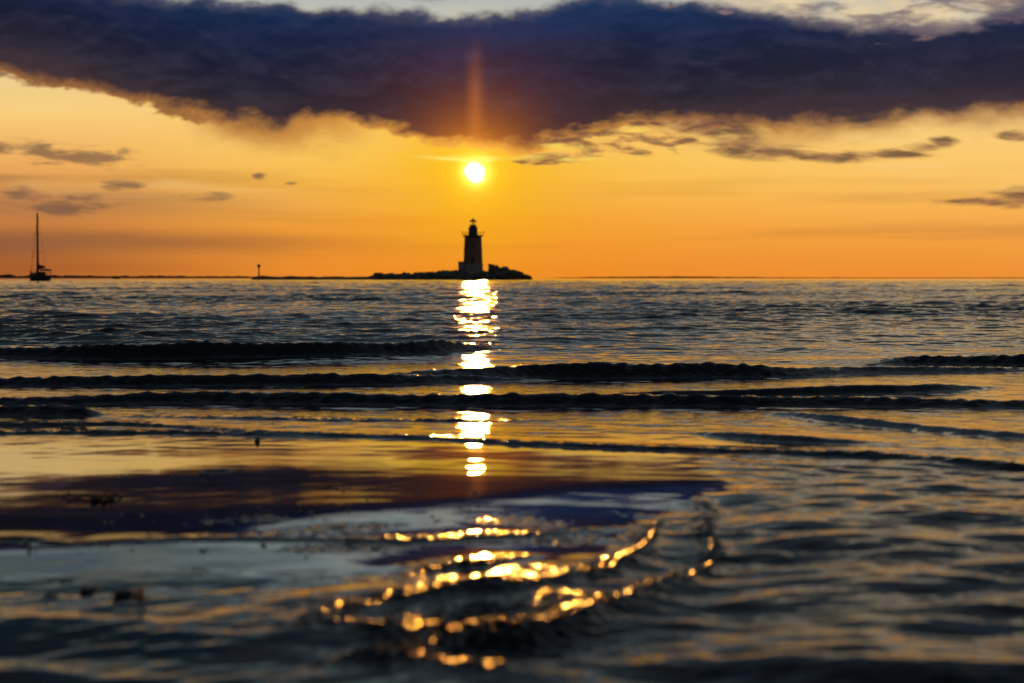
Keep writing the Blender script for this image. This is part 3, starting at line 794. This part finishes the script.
# ------------------------------------------------------------------ sailing boat at anchor
def build_boat():
    d = 400.0
    M_hull = mat('boat_hull', (0.03, 0.03, 0.035), 0.75, 0.5, 0.1, 1.0)
    M_deck = mat('boat_deck', (0.09, 0.08, 0.07), 0.6, 0.4, 0.2, 2.0)
    M_spar = mat('boat_spar', (0.05, 0.045, 0.04), 0.4, 0.5, 0.1, 1.0)
    M_canvas = mat('boat_canvas', (0.03, 0.032, 0.04), 0.8, 0.3, 0.2, 2.0, 0.3, 8)
    p = at(39.5, 281, d)
    root = empty('sailboat', (p.x, d, 0.0), R(122))
    tag(root, 'dark anchored sailboat with bare mast and furled sails, far left', 'sailboat')
    # hull: stations along x (bow +x)
    st = [(-4.6, 0.95, 1.15, 0.25), (-3.6, 1.3, 1.1, -0.05), (-2.0, 1.55, 1.05, -0.25), (0, 1.62, 1.08, -0.35), (2.0, 1.35, 1.18, -0.3), (3.6, 0.8, 1.32, -0.15), (4.7, 0.28, 1.45, 0.25), (5.2, 0.03, 1.52, 0.9)]
    b = bmesh.new(); rings = []
    for x, w_, zt, zb in st:
        ring = []
        for i in range(13):
            a = math.pi * i / 12
            yy = math.cos(a); zz = math.sin(a)
            ring.append(b.verts.new((x, w_ * (abs(yy) ** 0.55) * (1 if yy > 0 else -1), zt - (zt - zb) * (zz ** 0.75 if zz > 0 else 0))))
        rings.append(ring)
    for a, c in zip(rings, rings[1:]):
        for i in range(12): b.faces.new((a[i], c[i], c[i + 1], a[i + 1]))
    b.faces.new(rings[0]); link_bm('hull', b, M_hull, root, False)
    b = bmesh.new()
    L_ = [b.verts.new((x, w_ * 0.98, zt - 0.03)) for x, w_, zt, zb in st]; Rr = [b.verts.new((x, -w_ * 0.98, zt - 0.03)) for x, w_, zt, zb in st]
    for i in range(len(st) - 1): b.faces.new((L_[i], L_[i + 1], Rr[i + 1], Rr[i]))
    link_bm('deck', b, M_deck, root)
    b = bmesh.new(); bm_box(b, (0.5, 0, 1.38), (4.0, 1.9, 0.62), None, 0.12); bm_box(b, (-0.6, 0, 1.75), (1.4, 1.5, 0.25), None, 0.08); cab = link_bm('cabin', b, M_deck, root)
    for sgn in (-1, 1):
        for x in (-0.6, 0.6, 1.6):
            b = bmesh.new(); bm_box(b, (x, sgn * 0.96, 1.42), (0.55, 0.04, 0.2), None, 0.015); link_bm('window', b, M_dark, cab)
    b = bmesh.new(); bm_box(b, (-1.7, 0, 2.35), (1.9, 2.0, 0.12), None, 0.05)
    for x in (-2.5, -0.9):
        for y in (-0.95, 0.95): bm_tube(b, (x, y, 1.05), (x, y, 2.3), 0.04)
    link_bm('bimini', b, M_canvas, root)
    b = bmesh.new(); bm_box(b, (-3.9, 0, 2.2), (0.25, 2.4, 0.35), None, 0.08)
    for y in (-1.0, 1.0): bm_tube(b, (-3.9, y, 1.1), (-3.9, y, 2.2), 0.05)
    link_bm('davit_arch', b, M_spar, root)
    mt = at(39, 213, d).z
    b = bmesh.new(); bm_tube(b, (0.9, 0, 1.2), (0.9, 0, mt), 0.26, 0.17, 12); mast = link_bm('mast', b, M_spar, root)
    for fz, wd in ((0.42, 1.25), (0.70, 0.95)):
        b = bmesh.new(); bm_tube(b, (0.9, -wd, mt * fz), (0.9, wd, mt * fz), 0.03); link_bm('spreader', b, M_spar, mast)
    b = bmesh.new(); bm_tube(b, (0.9, 0, mt), (0.9, 0, mt + 0.9), 0.02); link_bm('aerial', b, M_spar, mast)
    b = bmesh.new(); bm_tube(b, (0.7, 0, 2.5), (-3.3, 0, 2.65), 0.09); boom = link_bm('boom', b, M_spar, root)
    b = bmesh.new()
    for i in range(12):
        x0 = 0.6 - i * 0.32
        bm_tube(b, (x0, 0, 2.95 - i * 0.012), (x0 - 0.33, 0, 2.94 - i * 0.012), 0.36 - i * 0.014, 0.355 - i * 0.014, 10)
    bm_tube(b, (0.66, 0, 2.6), (0.75, 0, 4.3), 0.34, 0.10, 10)
    link_bm('furled_mainsail', b, M_canvas, root)
    b = bmesh.new(); bm_tube(b, (5.0, 0, 1.6), (1.0, 0, mt * 0.93), 0.05, 0.025, 8); link_bm('furled_jib', b, M_canvas, root)
    b = bmesh.new()
    bm_tube(b, (-4.5, 0, 1.2), (0.9, 0, mt), 0.008, seg=6)
    for sgn in (-1, 1):
        bm_tube(b, (0.6, sgn * 1.5, 1.1), (0.9, sgn * 1.25, mt * .42), 0.008, seg=6); bm_tube(b, (0.9, sgn * 1.25, mt * .42), (0.9, sgn * .95, mt * .7), 0.008, seg=6)
        bm_tube(b, (0.9, sgn * .95, mt * .7), (0.9, 0, mt * .97), 0.008, seg=6)
    link_bm('rigging', b, M_spar, root)
    b = bmesh.new()
    for sgn in (-1, 1):
        pr = None
        for x, w_, zt, zb in st:
            q = Vector((x, sgn * w_ * 0.95, zt + 0.62)); bm_tube(b, (x, sgn * w_ * 0.95, zt - .03), q, 0.025, seg=6)
            if pr: bm_tube(b, pr, q, 0.018, seg=6)
            pr = q
    link_bm('guard_rail', b, M_spar, root)
    # far small boat
    p = at(116, 278.2, 1500)
    root = empty('motorboat', (p.x, 1500, 0), R(10))
    tag(root, 'tiny dark boat far off on the horizon right of the sailboat', 'boat')
    b = bmesh.new()
    rings = []
    for x, w_, zt in ((-2.6, 0.9, 0.8), (-1, 1.05, 0.8), (1.0, 0.9, 0.95), (2.2, 0.45, 1.1), (2.9, 0.05, 1.2)):
        rings.append([b.verts.new(v) for v in ((x, w_, zt), (x, w_ * 0.6, -0.2), (x, -w_ * 0.6, -0.2), (x, -w_, zt))])
    for a, c in zip(rings, rings[1:]):
        for i in range(4): b.faces.new((a[i], c[i], c[(i + 1) % 4], a[(i + 1) % 4]))
    b.faces.new(rings[0]); link_bm('hull', b, M_hull, root)
    b = bmesh.new(); bm_box(b, (0, 0, 1.4), (1.6, 1.3, 1.2), None, 0.1); link_bm('cabin', b, M_deck, root)
build_boat()

# ------------------------------------------------------------------ small things on the wet sand
M_peb = mat('wet_pebble', (0.10, 0.07, 0.055), 0.32, 0.6, 0.4, 30, 0.3, 80)
M_glint = mat('glint_lump', (0.75, 0.55, 0.38), 0.35, 0.6, 0.3, 40, 0.2, 90)  # pale translucent material for the lump that imitates the pebble's sunlit end
M_glint.node_tree.nodes['Principled BSDF'].inputs['Subsurface Weight'].default_value = 1.0
M_glint.node_tree.nodes['Principled BSDF'].inputs['Subsurface Radius'].default_value = (1.0, 0.5, 0.25)
M_glint.node_tree.nodes['Principled BSDF'].inputs['Subsurface Scale'].default_value = 0.02
M_weed = mat('seaweed', (0.03, 0.028, 0.015), 0.4, 0.5, 0.4, 30)
def pebble(px, py, wpx, hpx, seed, m, label, name='pebble'):
    p = ground(px, py); k = p.y / F
    b = rock_bm(wpx * k / 2 * 1.2, wpx * k / 2 * 0.9, hpx * k / 2 * 0.85, seed, 4, 0.3)
    o = link_bm(name, b, m, None, True)
    o.location = (p.x, p.y, p.z + hpx * k * 0.12); o.rotation_euler = (0.05, 0.08, 0.3)
    tag(o, label, name)
pebble(126, 595, 27, 12, 41, M_peb, 'largest dark wet pebble, lying in the smooth shallows, lower left')
pebble(138, 596, 13, 22, 42, M_glint, 'small pale lump added for the sun glint at the right end of the largest pebble', 'glint_lump')  # added lump, stands in for the sun's glint on the largest pebble
pebble(88, 590, 21, 8, 43, M_peb, 'reddish wet pebble just left of the largest pebble')
pebble(66, 583, 16, 5, 44, M_peb, 'thin flat pebble farther back than the reddish pebble')
pebble(49, 596, 16, 6, 45, M_peb, 'dark low pebble nearest the left edge of the photo')
pebble(257, 442, 5, 9, 46, M_peb, 'tiny upright stone standing in the thin wave line')
def weed(px, py, wpx, hpx, n, seed, label):
    r_ = random.Random(seed); p = ground(px, py); k = p.y / F
    b = bmesh.new()
    for i in range(n):
        x = r_.gauss(0, 0.28) * wpx * k; y = r_.gauss(0, 0.02); z = 0.002
        a = r_.uniform(0, 6.28); q = Vector((x, y, z))
        for j in range(6):
            a += r_.uniform(-.7, .7)
            hgt = math.sin(math.pi * (j + 1) / 7) * hpx * k * r_.uniform(.2, .6)
            q2 = Vector((q.x + math.cos(a) * wpx * k * 0.07, q.y + math.sin(a) * 0.012, max(0.001, hgt)))
            bm_tube(b, q, q2, 0.0028, 0.0022, 6); q = q2
    o = link_bm('seaweed', b, M_weed, None, True); o.location = (p.x, p.y, p.z + 0.002)
    tag(o, label, 'seaweed')
weed(104, 499, 20, 7, 22, 3, 'dark tangled clump of seaweed on the dark smooth shallows')
weed(65, 431, 18, 5, 24, 4, 'small dark scrap of seaweed caught by the thin wave line, left')
def twig():
    a, c = ground(60, 497), ground(96, 498)
    b = bmesh.new(); pr = None
    for i in range(9):
        f = i / 8; q = a.lerp(c, f) + Vector((0, 0.006 * math.sin(i * 1.7), 0.004 + 0.004 * math.sin(i * 2.3) ** 2))
        if pr is not None: bm_tube(b, pr, q, 0.004 - 0.002 * (1 - f), seg=8)
        pr = q
    bm_tube(b, a.lerp(c, .2) + Vector((0, 0, .006)), a.lerp(c, .1) + Vector((0.01, .01, 0.018)), 0.0025, 0.001, 6)
    o = link_bm('twig', b, M_weed, None, True); tag(o, 'thin dark twig lying left of the larger seaweed clump', 'twig')
twig()
M_foam = mat('foam', (0.55, 0.5, 0.45), 0.35, 0.5, 0.2, 60)
def foam():
    b = bmesh.new(); p = ground(216, 472.5); k = p.y / F
    r_ = random.Random(9)
    for i in range(420):
        a = r_.uniform(0, 6.28); rad = 15 * k * r_.gauss(1, .06)
        s_ = r_.uniform(0.0012, 0.003)
        bmesh.ops.create_icosphere(b, subdivisions=2, radius=s_, matrix=Matrix.Translation((math.cos(a) * rad, math.sin(a) * rad * 1.6, s_ * 0.3)))
    o = link_bm('foam_ring', b, M_foam, None, True); o.location = (p.x, p.y, p.z + 0.002)
    tag(o, 'pale oval ring of foam floating on the dark smooth water', 'foam')
    b = bmesh.new()
    for i in range(90):
        q = ground(r_.uniform(20, 480), r_.uniform(468, 560)); s_ = r_.uniform(0.0012, 0.0035)
        for j in range(r_.choice((1, 1, 2, 4))):
            bmesh.ops.create_icosphere(b, subdivisions=2, radius=s_, matrix=Matrix.Translation((q.x + r_.gauss(0, .006), q.y + r_.gauss(0, .008), q.z + 0.001 + s_ * 0.3)))
    o = link_bm('foam', b, M_foam, None, True)
    tag(o, 'scattered small bubbles of foam on the smooth dark water', 'foam', kind='stuff')
foam()
